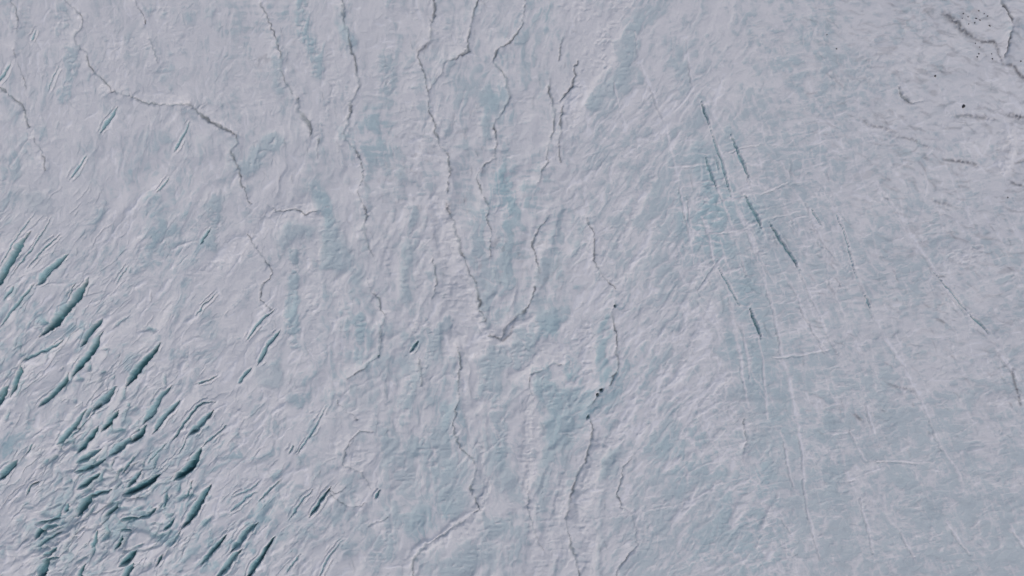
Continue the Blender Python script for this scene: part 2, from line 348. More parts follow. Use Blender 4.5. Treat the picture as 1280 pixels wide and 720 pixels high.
# snow filled fractures, white raised seams: points, width, label
FILL = [
 ("794,40 800,75 812,104 822,130 833,160 838,185 846,215 851,240 857,265 863,295 868,330", 1.8, "longest white seam on the left side of the right centre grid"),
 ("858,50 862,90 868,118 876,128", 1.5, "faint white seam above the dark top tip of the long crack"),
 ("768,104 775,135 783,166", 1.4, "short white seam beside the big bright snowfield"),
 ("889,160 898,184 906,206 913,236 922,262 935,295 946,320 957,344", 1.7, "white seam hugging the longest straight crack"),
 ("893,228 903,250 912,272 920,290", 1.5, "short white seam left of the widest teal crack"),
 ("925,262 940,296 955,330 967,352", 1.5, "white seam between the two teal cracks of the grid"),
 ("886,285 892,325", 1.4, "short upright white seam low in the grid"),
 ("932,206 938,232 945,250", 1.4, "tiny white seam under the thick tapered crack"),
 ("902,300 908,325 915,345", 1.4, "little white seam left of the centre of the grid"),
 ("920,300 928,325 933,345", 1.4, "white seam crossing the starry snow splash"),
 ("909,355 915,390 922,430 930,475 937,512", 2.4, "broad white seam left of the solitary teal notch"),
 ("926,405 930,424 936,452 940,480", 1.5, "forked white seam directly below the solitary teal notch"),
 ("948,422 954,450 957,485 958,525", 1.5, "upright white seam right of the solitary teal notch"),
 ("972,325 985,350 998,372 1003,390", 1.7, "white seam continuing the long teal crack of the grid"),
 ("955,350 966,385 975,430 986,470 995,520 1003,560 1005,600", 2.8, "very long white seam descending through the middle of the right half"),
 ("999,338 1010,362 1025,395 1038,425 1046,440", 1.6, "thin white seam right of the very long middle one"),
 ("1000,385 1018,415 1040,448", 1.7, "short straight white seam near the ladder of cross seams"),
 ("1008,255 1024,296 1040,316 1056,340", 1.5, "white seam parallel and left of the second long one from the right"),
 ("1036,350 1050,382 1062,415 1078,440", 1.5, "broken white seam below the centre of the right half"),
 ("1040,248 1050,280 1064,325 1078,360 1092,390 1106,422 1126,452 1144,485 1158,515", 2.8, "second long white line from the right"),
 ("1158,517 1170,545 1186,572 1204,598", 1.9, "lower piece of the second long white line from the right"),
 ("1108,242 1126,270 1146,302 1166,338 1192,370 1222,408 1252,445 1270,475", 3.0, "outermost long white line on the right"),
 ("1003,600 1008,632 1018,670 1024,700", 1.5, "faint white seam at the bottom right of middle"),
 ("980,555 984,578 990,606", 1.7, "small forked white seam left of the very long middle one"),
 ("975,640 982,656 990,668", 1.4, "small white tick at bottom, left of the faint one"),
 ("1064,540 1074,562 1082,576", 2.0, "crooked white seam beside the brown dirt spot"),
 ("1082,505 1092,535 1100,556", 1.9, "white seam right of the brown dirt spot"),
 ("1182,652 1196,672 1212,692", 1.9, "white seam low on the right, upper of two lined up"),
 ("1126,668 1142,696", 1.6, "lone white tick at the bottom right"),
 ("1074,625 1084,655 1091,690", 2.0, "patchy white seam between bottom ticks on the right"),
 ("1262,655 1272,672 1284,688", 2.2, "bright white seam leaving by the right edge near the bottom"),
 ("884,293 925,287 958,273 1000,264", 1.7, "lowest cross seam tying the grid together"),
 ("836,209 866,207 890,204", 1.5, "topmost cross seam, level and short"),
 ("905,192 925,184 950,180", 1.4, "cross seam between the two upper dark cracks"),
 ("900,252 930,246 955,240 985,228", 1.5, "middle cross seam of the grid, rising to the right"),
 ("968,446 1000,443 1035,436", 1.8, "ladder rung seam, upper one at lower centre right"),
 ("743,650 790,642 840,633 875,620 903,603", 1.8, "long sideways white seam crossing the lower centre"),
 ("1060,600 1085,590 1104,584", 1.6, "slanted rung seam at the lower right"),
 ("1030,542 1056,541 1068,538", 1.7, "level rung seam left of the brown dirt spot"),
 ("1095,575 1140,577 1165,578", 1.4, "thin level seam right of the slanted rung"),
 ("197,232 177,248 147,283 113,337", 2.4, "straight pale ridge in the left, from snow toward the widest crevasse"),
 ("240,184 222,212 210,226", 2.0, "pale ridge beside the thin dark dash of the zigzag thread"),
 ("40,160 26,186 12,208", 1.8, "pale ridge near the left edge above mid height"),
 ("878,270 888,300 896,345", 1.4, "hairline white seam at the left foot of the grid"),
 ("905,320 888,344 872,366", 2.6, "white spur leaving the foot of the grid down left"),
 ("500,296 530,300 545,312", 1.8, "white rim seam over the ice window left of the snow trough"),
 ("620,250 618,290", 1.5, "white seam beside the faint straight thread"),
 ("860,246 862,262 868,300", 1.3, "double hairline twin of the longest white seam on the left of the grid"),
]
# frozen melt pools / ice lenses: centre, radii, turn, teal, label
POOL = [
 ("433,10 440,22 446,45 446,66 442,80 436,68 428,50 422,26 424,12", .85, "long teal ice lens at the top feeding the winding stream"),
 ("268,8 273,12 273,20 268,34 264,22 263,12", .5, "tiny drop shaped ice lens at the top left of centre"),
 ("664,484 680,472 696,482 712,486 728,478 740,490 750,504 742,520 728,520 712,536 702,552 688,560 680,545 682,520 672,500", .8, "large teal melt pool in the lower centre"),
 ("342,300 352,288 372,280 392,282 402,292 388,300 366,306 352,316", .45, "curved teal ice patch in the crook of the white drift"),
 ("32,248 48,236 66,244 68,262 54,272 36,264", .15, "rounded grey ice patch in snow near the left edge"),
 ("404,262 424,270 436,300 440,340 424,345 410,330 402,300", .5, "upright teal ice window left of centre"),
 ("502,298 514,302 516,330 512,372 502,376 498,340", .35, "narrow upright ice window left of the smooth snow trough"),
 ("322,452 348,454 356,470 346,484 326,484 318,470", .35, "ice apron above the ringed snow mound"),
 ("763,560 776,570 762,590 754,615 752,660 754,735 744,735 742,660 746,610 752,585", .3, "long curved band of bare ice beside the stream from the melt pool"),
]
# snow: points, width, amount (+ snow, - bare ice)
STRO = [
 ("561,397 543,430 533,453", 10, -.6), ("660,420 633,443 607,463", 21, -.75), ("613,480 627,520 634,560", 19, -.6), ("700,393 673,417", 20, -.6),
 ("747,430 757,470", 15, -.6), ("673,473 700,507 713,547", 24, -.8), ("690,553 680,580", 10, -.6), ("772,562 753,593", 13, -.7), ("680,428 702,440", 15, .7),
 ("729,410 733,450", 14, .8), ("727,486 717,502", 8, .8), ("657,460 640,472", 9, .6), ("660,493 667,547 667,590", 15, .7), ("603,404 635,427", 12, .8),
 ("590,436 572,432", 16, .7), ("567,380 572,350", 22, .7), ("592,522 608,506", 12, .6), ("778,545 760,575", 5, .8), ("545,420 530,405", 10, .6),
 ("512,402 520,412", 16, .7), ("521,460 510,500", 13, -.6), ("557,507 557,547", 10, -.5), ("190,300 170,340", 14, -.3), ("130,260 110,290", 16, -.25),
 ("300,100 320,130", 18, .35), ("340,130 345,160", 14, .4), ("412,60 415,120", 10, .5), ("462,60 468,110", 10, .4), ("598,140 592,175", 12, .5),
 ("655,110 650,160 655,200", 12, .5), ("645,225 650,260", 10, .5), ("480,300 485,345", 12, .55), ("535,300 530,360", 10, .5), ("395,340 392,400", 12, .45),
 ("415,345 430,390", 14, .4), ("480,505 450,525", 16, .4), ("430,545 410,570", 16, .45), ("640,610 645,660", 10, .4), ("610,690 620,720", 16, -.3),
 ("78,15 76,42", 22, -.35), ("84,62 90,90 82,122", 14, -.5), ("165,50 162,90", 16, -.2), ("190,12 240,22", 16, -.35),
 ("258,130 288,140", 14, -.2), ("345,172 322,195 305,212", 20, -.5), ("268,250 272,280 262,305", 15, -.45),
 ("368,320 366,380 372,430", 14, -.55), ("395,235 412,275 418,330", 20, -.4), ("378,-20 384,44", 13, -.65),
 ("392,56 400,82", 22, -.45), ("345,50 352,110", 16, -.3), ("484,76 488,118", 24, -.55), ("492,-20 488,50", 14, -.4),
 ("452,130 462,160", 24, -.35), ("480,170 492,235", 26, -.25), ("612,118 618,170", 18, -.35), ("575,130 590,180", 16, -.3),
 ("632,186 632,240 640,262", 18, -.6), ("613,20 612,50", 14, -.35), ("520,262 514,300", 12, -.45), ("505,310 508,376", 13, -.55),
 ("450,400 450,455", 12, -.6), ("506,420 514,480 506,520", 18, -.5), ("560,400 545,440 530,466", 9, -.6), ("600,300 606,360 612,400", 22, -.45),
 ("560,190 566,215", 14, -.2), ("628,440 612,478 600,500", 12, -.5), ("680,392 662,425 646,455", 9, -.7), ("640,412 652,404 664,400", 5, .8), ("700,404 716,424 712,440", 9, .6), ("655,462 668,448 680,440", 6, .7), ("660,505 672,520 676,545", 7, .6), ("700,470 712,480 722,484", 6, .6), ("712,440 712,470", 14, -.5),
 ("700,270 690,330", 18, -.4), ("720,280 726,330", 16, -.4), ("757,390 752,450", 12, -.5), ("535,560 558,600 565,635", 30, -.75),
 ("505,600 485,560 480,540", 22, -.6), ("480,690 490,650 520,650", 24, -.65), ("510,560 540,540", 14, -.5), ("455,560 448,580", 10, .5), ("620,660 590,700 560,720", 22, -.65), ("566,662 548,672 530,682", 13, 1.2), ("514,690 510,700", 12, .9), ("596,646 584,654", 8, 1.0), ("604,560 608,600 604,640", 6, .6), ("440,600 425,650 430,690", 18, -.4), ("620,560 640,620 640,700", 22, -.4),
 ("690,570 680,600 676,640", 10, -.6), ("375,480 385,540", 22, -.35), ("360,620 380,660", 24, -.3), ("250,480 260,520 240,560", 26, -.3),
 ("200,380 260,400 250,440", 32, -.25), ("20,200 10,240", 18, -.35), ("450,690 480,720", 24, -.3), ("800,30 790,60 776,100 745,130", 14, -.65),
 ("756,100 720,160 708,200", 12, -.35), ("840,60 850,110", 20, -.3), ("875,195 890,220 885,240", 26, -.7), ("905,165 915,185", 16, -.6),
 ("895,265 935,265 955,290", 34, -.75), ("885,300 925,330 940,370", 28, -.5), ("975,330 990,370", 20, -.35), ("930,440 950,520 960,600", 34, -.4),
 ("830,560 860,600 800,680", 40, -.35), ("890,620 920,680", 34, -.35), ("1040,500 1040,560 1050,620", 30, -.4), ("1100,470 1110,520", 26, -.35),
 ("1130,600 1160,640", 26, -.4), ("830,330 850,400", 24, -.25), ("630,290 640,350", 16, -.4), ("600,120 570,100", 12, -.2),
 # snow
 ("230,20 222,60 200,90", 34, .35), ("130,40 140,80 160,100", 30, .35), ("35,20 50,60 40,100", 26, .3), ("100,110 60,160 40,220", 40, .25),
 ("180,115 230,126 262,140 300,136", 12, .5), ("548,246 556,290 562,330 580,372 592,398", 20, .8), ("612,424 596,440 572,428 560,436", 17, .7),
 ("335,272 360,256 385,262 400,272", 13, .7), ("310,292 290,315 270,335 240,345", 15, .6), ("396,300 400,325", 8, .7),
 ("700,-20 735,30 745,80 722,120 712,150", 30, .8), ("775,-20 770,30 755,70", 20, .7), ("688,436 700,444", 18, .6), ("735,405 734,462", 13, .75),
 ("740,586 726,620 728,670 734,735", 15, .8), ("700,600 694,650 690,700", 18, .45), ("664,510 660,560 656,620 666,680", 12, .6), ("672,700 690,740", 18, .6),
 ("752,568 768,548 776,530", 12, .7), ("1255,168 1256,210", 18, .9), ("1236,502 1270,498", 10, .7), ("345,500 352,508", 15, .5),
 ("286,512 304,524 302,556 290,576", 8, .7), ("20,640 60,640 90,660", 22, .35), ("10,520 60,540 90,560", 26, .35), ("60,470 80,430", 22, .25), ("200,650 180,665", 16, .3),
 ("180,440 215,470 230,450", 14, .4), ("465,560 440,585", 20, .35), ("452,175 440,120 428,100", 14, .35), ("420,105 405,150 395,175", 12, .4),
 ("505,100 512,170 520,240", 22, .45), ("545,130 552,210", 9, .5), ("520,20 560,30 575,60", 18, .5), ("560,370 545,400 520,408", 16, .45), ("600,655 560,676 520,690", 10, .55),
 ("570,660 600,640", 12, .6), ("605,600 604,650", 6, .6), ("664,720 660,690", 12, .3), ("398,440 396,400 380,360", 12, .45), ("425,400 430,460", 14, .45),
 ("300,350 280,390 300,440", 26, .3), ("230,300 200,340", 30, .15), ("1000,100 1060,80 1140,60", 46, .2), ("930,60 990,30", 40, .15), ("1180,330 1210,320", 24, .4), ("950,310 960,318", 12, .9),
 ("1010,560 1016,580", 10, .4), ("700,240 760,200 800,180", 14, .25), ("850,470 820,500 800,540", 7, .5), ("890,380 872,420 850,470", 6, .5), ("905,470 880,510 850,540", 6, .45),
 ("900,540 860,570 820,590", 9, .6), ("880,600 850,640 830,660", 6, .4), ("940,620 925,640 915,660", 10, .7), ("968,620 955,655 945,680", 5, .7), ("895,400 870,430", 8, .5), ("905,480 895,440", 8, .4),
 ("980,690 985,720", 14, .4), ("1090,640 1080,620", 12, .5), ("1230,600 1290,600", 10, .35), ("1200,180 1240,160", 12, .3), ("1180,310 1240,330", 14, .3), ("560,470 580,480 590,520", 6, .4),
 ("770,310 800,250 820,220", 7, .45), ("790,330 830,270 850,240", 6, .35), ("745,380 790,330", 7, .35), ("800,400 840,340 860,300", 7, .4), ("820,440 850,390 870,340", 6, .45),
 ("800,220 790,270 770,300", 8, .25), ("760,540 790,500 800,470", 7, .3), ("860,380 845,430 840,470", 5, .35),
]
DRIFT = [
 ("534,240 566,240 572,300 592,345 604,396 590,400 570,370 550,330", "smooth upright snow trough holding the darkest stream reach"),
 ("550,425 575,412 600,418 622,428 608,446 590,448 575,440", "bright wing shaped drift below the stream junction"),
 ("322,282 330,262 356,250 392,256 404,272 380,274 350,286 338,296", "white drift capping the curved teal ice patch"),
 ("246,352 262,322 292,300 312,284 318,300 300,326 276,344", "bright slanting drift band left of the curved teal patch"),
 ("692,-60 800,-60 796,24 780,60 762,92 740,118 716,156 706,120 714,60", "largest bright snowfield, at the top right of centre"),
 ("724,392 748,396 746,478 730,484 722,450", "upright white drift above the melt pool"),
 ("750,562 736,600 734,660 740,740 716,740 704,690 706,640 716,600 732,570", "pale snow bank carrying the stream from the melt pool"),
 ("1246,156 1270,156 1272,222 1246,222", "smooth white snow patch at the right edge"),
 ("674,430 696,420 712,432 706,452 686,456 672,446", "round snow mound on the upper shore of the melt pool"),
 ("330,492 350,484 362,494 358,514 340,520 326,508", "ringed snow mound left of centre"),
]

# ------------------------------------------------------------------ fields
print("fields")
wL = sstep(470, 250, X + (Y - 400) * -0.35) * sstep(140, 330, Y)            # shattered, streaked to the upper right
wL = np.clip(wL, 0, 1)
wR = sstep(850, 960, X + (Y - 360) * 0.12)
wM = sstep(690, 760, X) * (1 - wR)
wC = np.clip(1 - wL - wR - wM, 0, 1)

BX = X + (fbm(X, Y, 60, 60, 9, 3) - .5) * 34 + (fbm(X, Y, 11, 11, 10, 2) - .5) * 5
BY = Y + (fbm(X, Y, 60, 60, 13, 3) - .5) * 34 + (fbm(X, Y, 11, 11, 14, 2) - .5) * 5

def blend(la, lb, seed, octv=4):
    n = wL * fbm(BX, BY, la, lb, seed, octv, 50) + wC * fbm(BX, BY, la, lb, seed + 1, octv, 88) \
        + wM * fbm(BX, BY, la, lb, seed + 2, octv, 57) + wR * (0.5 * fbm(BX, BY, la, lb, seed + 3, octv, 118) + 0.5 * fbm(BX, BY, la, lb, seed + 4, octv, 12))
    return n

n_big = fbm(WX3, WY3, 90, 90, 11, 5)
n_str = blend(64, 24, 12, 4)
n_fine = blend(15, 4.4, 18, 3)
n_iso = fbm(WX1, WY1, 13, 13, 24, 4)

ribs0 = fbm(BX, Y + (BY - Y) * .35, 20, 3.6, 38, 2, 3)
net = 1 - np.abs(2 * fbm(BX, BY, 13, 13, 25, 3) - 1)
net2 = 1 - np.abs(2 * fbm(WX1, WY1, 7.5, 5.5, 26, 2) - 1)
bill = 1 - np.abs(2 * blend(38, 17, 64, 4) - 1)          # long soft mounds with pale crests
s = 0.53 + .75 * (n_big - .5) + .95 * (n_str - .5) + .85 * (n_fine - .5) + .60 * (n_iso - .5) + .55 * (bill - .74) + .46 * (net - .72) + (.30 + .15 * wR + .1 * wM) * (net2 - .72)
s += .10 * wL + .05 * wC - .10 * wM - .19 * wR
s += .16 * sstep(260, 0, Y) * (1 - wM * .5) + .16 * sstep(1000, 1280, X) * sstep(420, 100, Y)
s -= .10 * sstep(400, 700, Y) * sstep(450, 700, X)
s = .53 + (s - .53) * (1 - .22 * wC - .25 * sstep(460, 240, X) * sstep(400, 260, Y))
F = np.zeros_like(s)
SX = X + (WX3 - X) * .72 + (CXW - X) * .8; SY = Y + (WY3 - Y) * .72 + (CYW - Y) * .8
for pts, w, amt in STRO:
    pts = P(pts); win = window(pts, w * 2 + 26)
    d, _, t, L = polydist(SX[win], SY[win], pts)
    if amt < 0 and pts[0][0] < 450 and pts[0][1] < 360: amt *= 1.45
    F[win] += amt * np.exp(-(d / (w * .60)) ** 3.2)
F = np.clip(F, -.8, .9) * np.clip(-.25 + 2.0 * fbm(BX, BY, 24, 10, 65, 4, 80) + 1.3 * (net2 - .62) + 1.2 * (ribs0 - .5), 0, 1.3)
F = np.clip(F, -.8, .9)
s = .53 + (s - .53) * (1 - .2 * np.clip(-F, 0, 1)); s = s * (1 - .35 * np.abs(F)) + F * np.where(F < 0, .62, .78)

# thin snow wisps, cross ribs and barbs
wisp = 1 - np.abs(2 * blend(46, 9, 30, 3) - 1)
wisp2 = 1 - np.abs(2 * fbm(WX1, WY1, 55, 9, 36, 3, 10) - 1)
wisp3 = 1 - np.abs(2 * fbm(WX1, WY1, 70, 10, 37, 3, 113) - 1)
ribs = fbm(BX, Y + (BY - Y) * .35, 20, 3.6, 38, 2, 3)
zone = np.clip(bump2(X, Y, 640, 270, 95, 150) + bump2(X, Y, 500, 160, 60, 120) + bump2(X, Y, 330, 40, 50, 60) + .7 * bump2(X, Y, 700, 640, 60, 90), 0, 1)
s += .34 * sstep(.80, .99, wisp)
s += (.30 * wR + .12 * wM) * (sstep(.90, .995, wisp2) + sstep(.90, .995, wisp3))
s += 1.0 * np.clip(zone * 1.3, 0, 1) * (ribs - .5)
grid = np.clip(1.25 * bump2(X, Y, 905, 225, 52, 62) + 1.25 * bump2(X, Y, 935, 310, 62, 62) + bump2(X, Y, 930, 400, 34, 70) + .9 * bump2(X, Y, 955, 500, 40, 90), 0, 1)
s = s * (1 - .6 * grid) + .6 * grid * (.27 + .5 * (n_iso - .5))
S_raw = s
s -= .07 * sstep(350, 620, Y) * sstep(380, 650, X)
snow = sstep(.15, .97, s)
snow = np.clip(snow + .0 * s, 0, 1)

# relief of the ice itself, in map units
H = 9 * (fbm(X, Y, 420, 420, 40, 3) - .5) + 5.0 * (fbm(WX3, WY3, 70, 70, 41, 4) - .5)
calm = 1 - .55 * sstep(460, 240, X) * sstep(400, 260, Y) - .35 * wR * sstep(500, 300, Y)
calm = calm * (1 - .35 * np.clip(-F, 0, 1)) * .64
lump = wL * fbm(BX, BY, 58, 34, 66, 3, 52) + (1 - wL) * fbm(BX, BY, 64, 34, 67, 3, 80)
lumpz = np.clip(wC + .7 * wL, 0, 1) * sstep(60, 240, Y)
H = H + 4.6 * lumpz * (np.abs(2 * lump - 1) - .2)
snow = np.clip(snow + lumpz * (.34 * sstep(.10, .45, np.abs(2 * lump - 1)) - .13), 0, 1)
H = H + 1.3 * F + .9 * calm * (n_str - .5) + calm * (.20 * (n_fine - .5) + .35 * (n_iso - .5)) + .30 * (snow - .5) + calm * (1.7 * (bill - .74) + .34 * (net - .72))
far = np.hypot((X - CX) / 900.0, (Y - CY) / 700.0)
H = H + 160 * sstep(2.5, 16, far) * fbm(X, Y, 4200, 4200, 42, 4)

# broken folds of the shattered zone
shat = np.clip(bump2(X, Y, 60, 480, 130, 170) + bump2(X, Y, 150, 640, 150, 110) + .6 * bump2(X, Y, 320, 690, 90, 70) + .5 * bump2(X, Y, -40, 330, 70, 120), 0, 1)
rub = np.clip(bump2(X, Y, 165, 650, 58, 62) + bump2(X, Y, 62, 672, 40, 44) + .6 * bump2(X, Y, 120, 585, 60, 40), 0, 1)
fold = 1 - np.abs(2 * fbm(WX1, WY1, 42, 10, 44, 4, 47) - 1)
fold2 = 1 - np.abs(2 * fbm(BX, BY, 34, 15, 45, 3, 24) - 1)
fm = sstep(.45, .62, fbm(X, Y, 60, 34, 62, 3, 45))
H = H - shat * 1.5 * fm * sstep(.86, 1.0, fold) + shat * .5 * (n_fine - .5) + shat * 7.0 * (fbm(BX, BY, 60, 22, 63, 3, 48) - .5)
H = H - rub * 4.5 * sstep(.72, 1.0, fold2)
teal = np.clip(.10 + .9 * sstep(.50, .72, fbm(WX3, WY3, 80, 130, 46, 3)) * np.clip(.75 * (1 - sstep(900, 1100, X)), 0, 1), 0, 1)
teal = np.clip(teal * .45 - .18 * np.clip(F, -.8, 0) + .25 * sstep(.7, .3, S_raw) + .35 * shat + .30 * bump2(X, Y, 715, 500, 70, 60) + .95 * bump2(WX1, WY1, 738, 521, 12, 7) + .5 * bump2(WX1, WY1, 433, 50, 6, 12) + .45 * bump2(WX1, WY1, 728, 500, 14, 12) + .3 * bump2(X, Y, 640, 240, 40, 120) + .3 * bump2(X, Y, 890, 240, 60, 60), 0, 1)
snow = np.clip(snow - shat * .45 * fm * sstep(.84, .99, fold) - rub * .8 * sstep(.76, .97, fold2), 0, 1)
snow = np.clip(snow * (1 - .5 * wR * sstep(.5, .8, fbm(X, Y, 12, 4, 47, 3, 8))), 0, 1)

# fine silt: speckled, streaky, mostly in the upper right
dn = fbm(BX, BY, 15, 4, 48, 4, -12)
dz = np.clip(1.1 * sstep(1010, 1280, X + (300 - Y) * .25) * sstep(560, 120, Y) + .25 * wR, 0, 1)
dirt = dz * .29 * sstep(.52, .80, dn)
dirt = dirt + .25 * zone * sstep(.62, .82, fbm(WX1, WY1, 7, 7, 49, 3)) * sstep(.5, .7, fbm(X, Y, 60, 60, 50, 2))

LAB = np.zeros(X.shape, np.int32)      # which thing owns the surface here
SUB = np.zeros(X.shape, np.int8)       # which part
THINGS = []                            # (name, label, category, group, has_parts)

def new_thing(name, label, cat, group, parts=None):
    THINGS.append((name, label, cat, group, parts))
    return len(THINGS)

def inside(x, y, pts):
    c = np.zeros(x.shape, bool); n = len(pts)
    for i in range(n):
        x0, y0 = pts[i]; x1, y1 = pts[(i + 1) % n]
        if y0 == y1: continue
        c ^= ((y0 > y) != (y1 > y)) & (x < (x1 - x0) * (y - y0) / (y1 - y0) + x0)
    return c

for pts, lab in DRIFT:
    tid = new_thing('snow_drift', lab, 'snow drift', 'snow drifts on the glacier')
    pts = P(pts); win = window(pts, 20)
    m = inside(WX3[win], WY3[win], pts)
    ring, _, _, _ = polydist(WX3[win], WY3[win], pts + [pts[0]])
    sd = np.where(m, ring, -ring)
    snow[win] = np.clip(snow[win] + sstep(-4, 7, sd) * .38, 0, 1)
    H[win] += .9 * sstep(-3, 8, sd)
    LAB[win] = np.where(m & (snow[win] > .62), tid, LAB[win])

for pts, tl, lab in POOL:
    tid = new_thing('frozen_melt_pool', lab, 'ice pool', 'frozen pools and bare ice patches')
    pts = P(pts); win = window(pts, 24)
    wx = (WX3[win] + X[win]) / 2; wy = (WY3[win] + Y[win]) / 2
    wx = WX3[win] + (WX1[win] - X[win]); wy = WY3[win] + (WY1[win] - Y[win])
    m = inside(wx, wy, pts)
    ring, _, _, _ = polydist(wx, wy, pts + [pts[0]])
    sd = np.where(m, ring, -ring)
    k = sstep(-3.5, 6, sd) * (.62 + .5 * sstep(.3, .7, 1 - n_iso[win]))
    k = np.clip(k, 0, 1)
    snow[win] *= 1 - .80 * k
    teal[win] = np.maximum(teal[win], (tl * (.7 + .6 * n_iso[win])) * k)
    H[win] -= 1.6 * k
    LAB[win] = np.where(m, tid, LAB[win])

for pts, w, lab in FILL:
    tid = new_thing('snow_filled_fracture', lab, 'snow seam', 'snow-filled fractures in the ice')
    pts = P(pts); win = window(pts, 14)
    d, sd, t, L = polydist(WX2[win], WY2[win], pts)
    vary = .75 + .6 * vnoise(t * L / 9.0, t * 0 + tid, 51) + .5 * (vnoise(t * L / 3.1, t * 0 + tid, 52) - .5)
    w = w * (1.3 if pts[0][0] > 760 else 1)
    hw = np.maximum(w * .62 * vary * (.35 + .65 * np.sin(np.pi * np.clip(t, .03, .97)) ** .4), .35)
    k = np.exp(-(d / (hw * 1.05)) ** 2)
    # short barbs of snow leaving the seam
    barb = sstep(.60, .80, vnoise(t * L / 4.2, t * 0 + tid * 3.3, 53)) * np.exp(-(d / 5.0) ** 2) * .35
    gap = sstep(.18, .48, vnoise(t * L / 15.0, t * 0 + tid * 1.7, 34))
    k = k * (.55 + .45 * gap)
    snow[win] = np.clip(np.maximum(snow[win], snow[win] * .4 + k * (1.25 if pts[0][0] > 760 else .9)) + barb, 0, 1.3)
    H[win] += .45 * k
    if pts[0][0] > 760:
        gr = np.exp(-((d - hw - .9) / .65) ** 2) * (sd > 0) * sstep(.40, .62, vnoise(t * L / 21.0, t * 0 + tid * 2.3, 41))
        snow[win] = np.clip(snow[win] - .55 * gr, 0, 1.2); H[win] -= 1.0 * gr
    LAB[win] = np.where(d < np.maximum(hw * 1.2, 1.35), tid, LAB[win])

for pts, w, amt, lab in DIRT:
    tid = new_thing('debris_band', lab, 'debris', 'dark debris on the glacier')
    pts = P(pts); win = window(pts, 16)
    d, _, t, L = polydist(WX1[win], WY1[win], pts)
    g = sstep(.30, .62, fbm(X[win], Y[win], 3.2, 3.2, 54, 3))
    env = np.exp(-(d / (w * .55)) ** 2) * (.5 + .5 * np.sin(np.pi * np.clip(t, .04, .96)) ** .5)
    dirt[win] = np.clip(np.maximum(dirt[win], amt * env * (.35 + .65 * g) * .95), 0, 1)
    H[win] += env * (1.2 * g - .8)
    LAB[win] = np.where(d < w * .55, tid, LAB[win])

for pts, w, amt in (("606,636 580,654 552,670 530,684 514,704 508,722", 9, 1.05), ("752,566 738,590 730,620 732,660 740,740", 11, .95), ("702,600 698,650 706,700", 8, .8),
                    ("664,500 662,560 660,610 668,660", 6, .85), ("600,560 606,600 606,636", 5, .9), ("600,402 620,430 644,420", 8, .95), ("560,420 585,438 606,440", 9, .9), ("548,250 560,320 580,370 596,398", 12, .9)):
    pts = P(pts); win = window(pts, w + 22)
    d, _, t, L = polydist(SX[win], SY[win], pts)
    k = sstep(w, w * .45, d) * np.clip(.55 + 1.0 * (n_iso[win] - .3), 0, 1)
    snow[win] = np.clip(np.maximum(snow[win], amt * k), 0, 1.1); H[win] += 1.5 * k
for pts, w, silt, lab in CHAN:
    tid = new_thing('meltwater_channel', lab, 'melt channel', 'meltwater channels on the ice')
    pts = P(pts); win = window(pts, 22)
    d, sd, t, L = polydist(CXW[win], CYW[win], pts)
    vary = .55 + .9 * vnoise(t * L / 14.0, t * 0 + tid, 55) + .5 * (vnoise(t * L / 4.0, t * 0 + tid, 56) - .5)
    hw = np.maximum(w * .37 * vary * (.45 + .55 * np.sin(np.pi * np.clip(t, .03, .97)) ** .4), .40)
    k = np.exp(-(d / (hw * 1.05)) ** 3)
    H[win] -= 1.7 * np.exp(-(d / 7.0) ** 2) * (.4 + sstep(.3, .6, vnoise(t * L / 20.0, t * 0 + tid, 40)))
    bank = np.exp(-((d - hw - 2.4) / 2.6) ** 2) * (.5 + .7 * (vnoise(t * L / 17.0, sd * 3 + tid, 57)))
    snow[win] = np.clip(snow[win] + .30 * bank, 0, 1) * (1 - .75 * k)
    comb = (vnoise(t * L / 2.6, sd * 5 + tid, 35) - .5) * sstep(.35, .6, vnoise(t * L / 30.0, sd * 3 + tid, 36)) * np.exp(-(d / (5 + 7 * vnoise(t * L / 8.0, sd + tid, 37))) ** 2) * (1 - k)
    snow[win] = np.clip(snow[win] + .75 * comb, 0, 1); H[win] += .5 * comb
    brk = .36 + .64 * sstep(.25, .62, vnoise(t * L / 16.0, t * 0 + tid, 39)); k = k * brk
    H[win] += .5 * bank - (.8 + .34 * w) * k * np.clip(vary, .3, 1.3)
    dirt[win] = np.clip(np.maximum(dirt[win] * (1 - k), (silt * .85 + .20) * k * (.15 + 1.4 * n_iso[win])), 0, 1)
    teal[win] = teal[win] * (1 - k) + .45 * k
    LAB[win] = np.where(d < np.maximum(hw * 1.15, 1.0), tid, LAB[win])

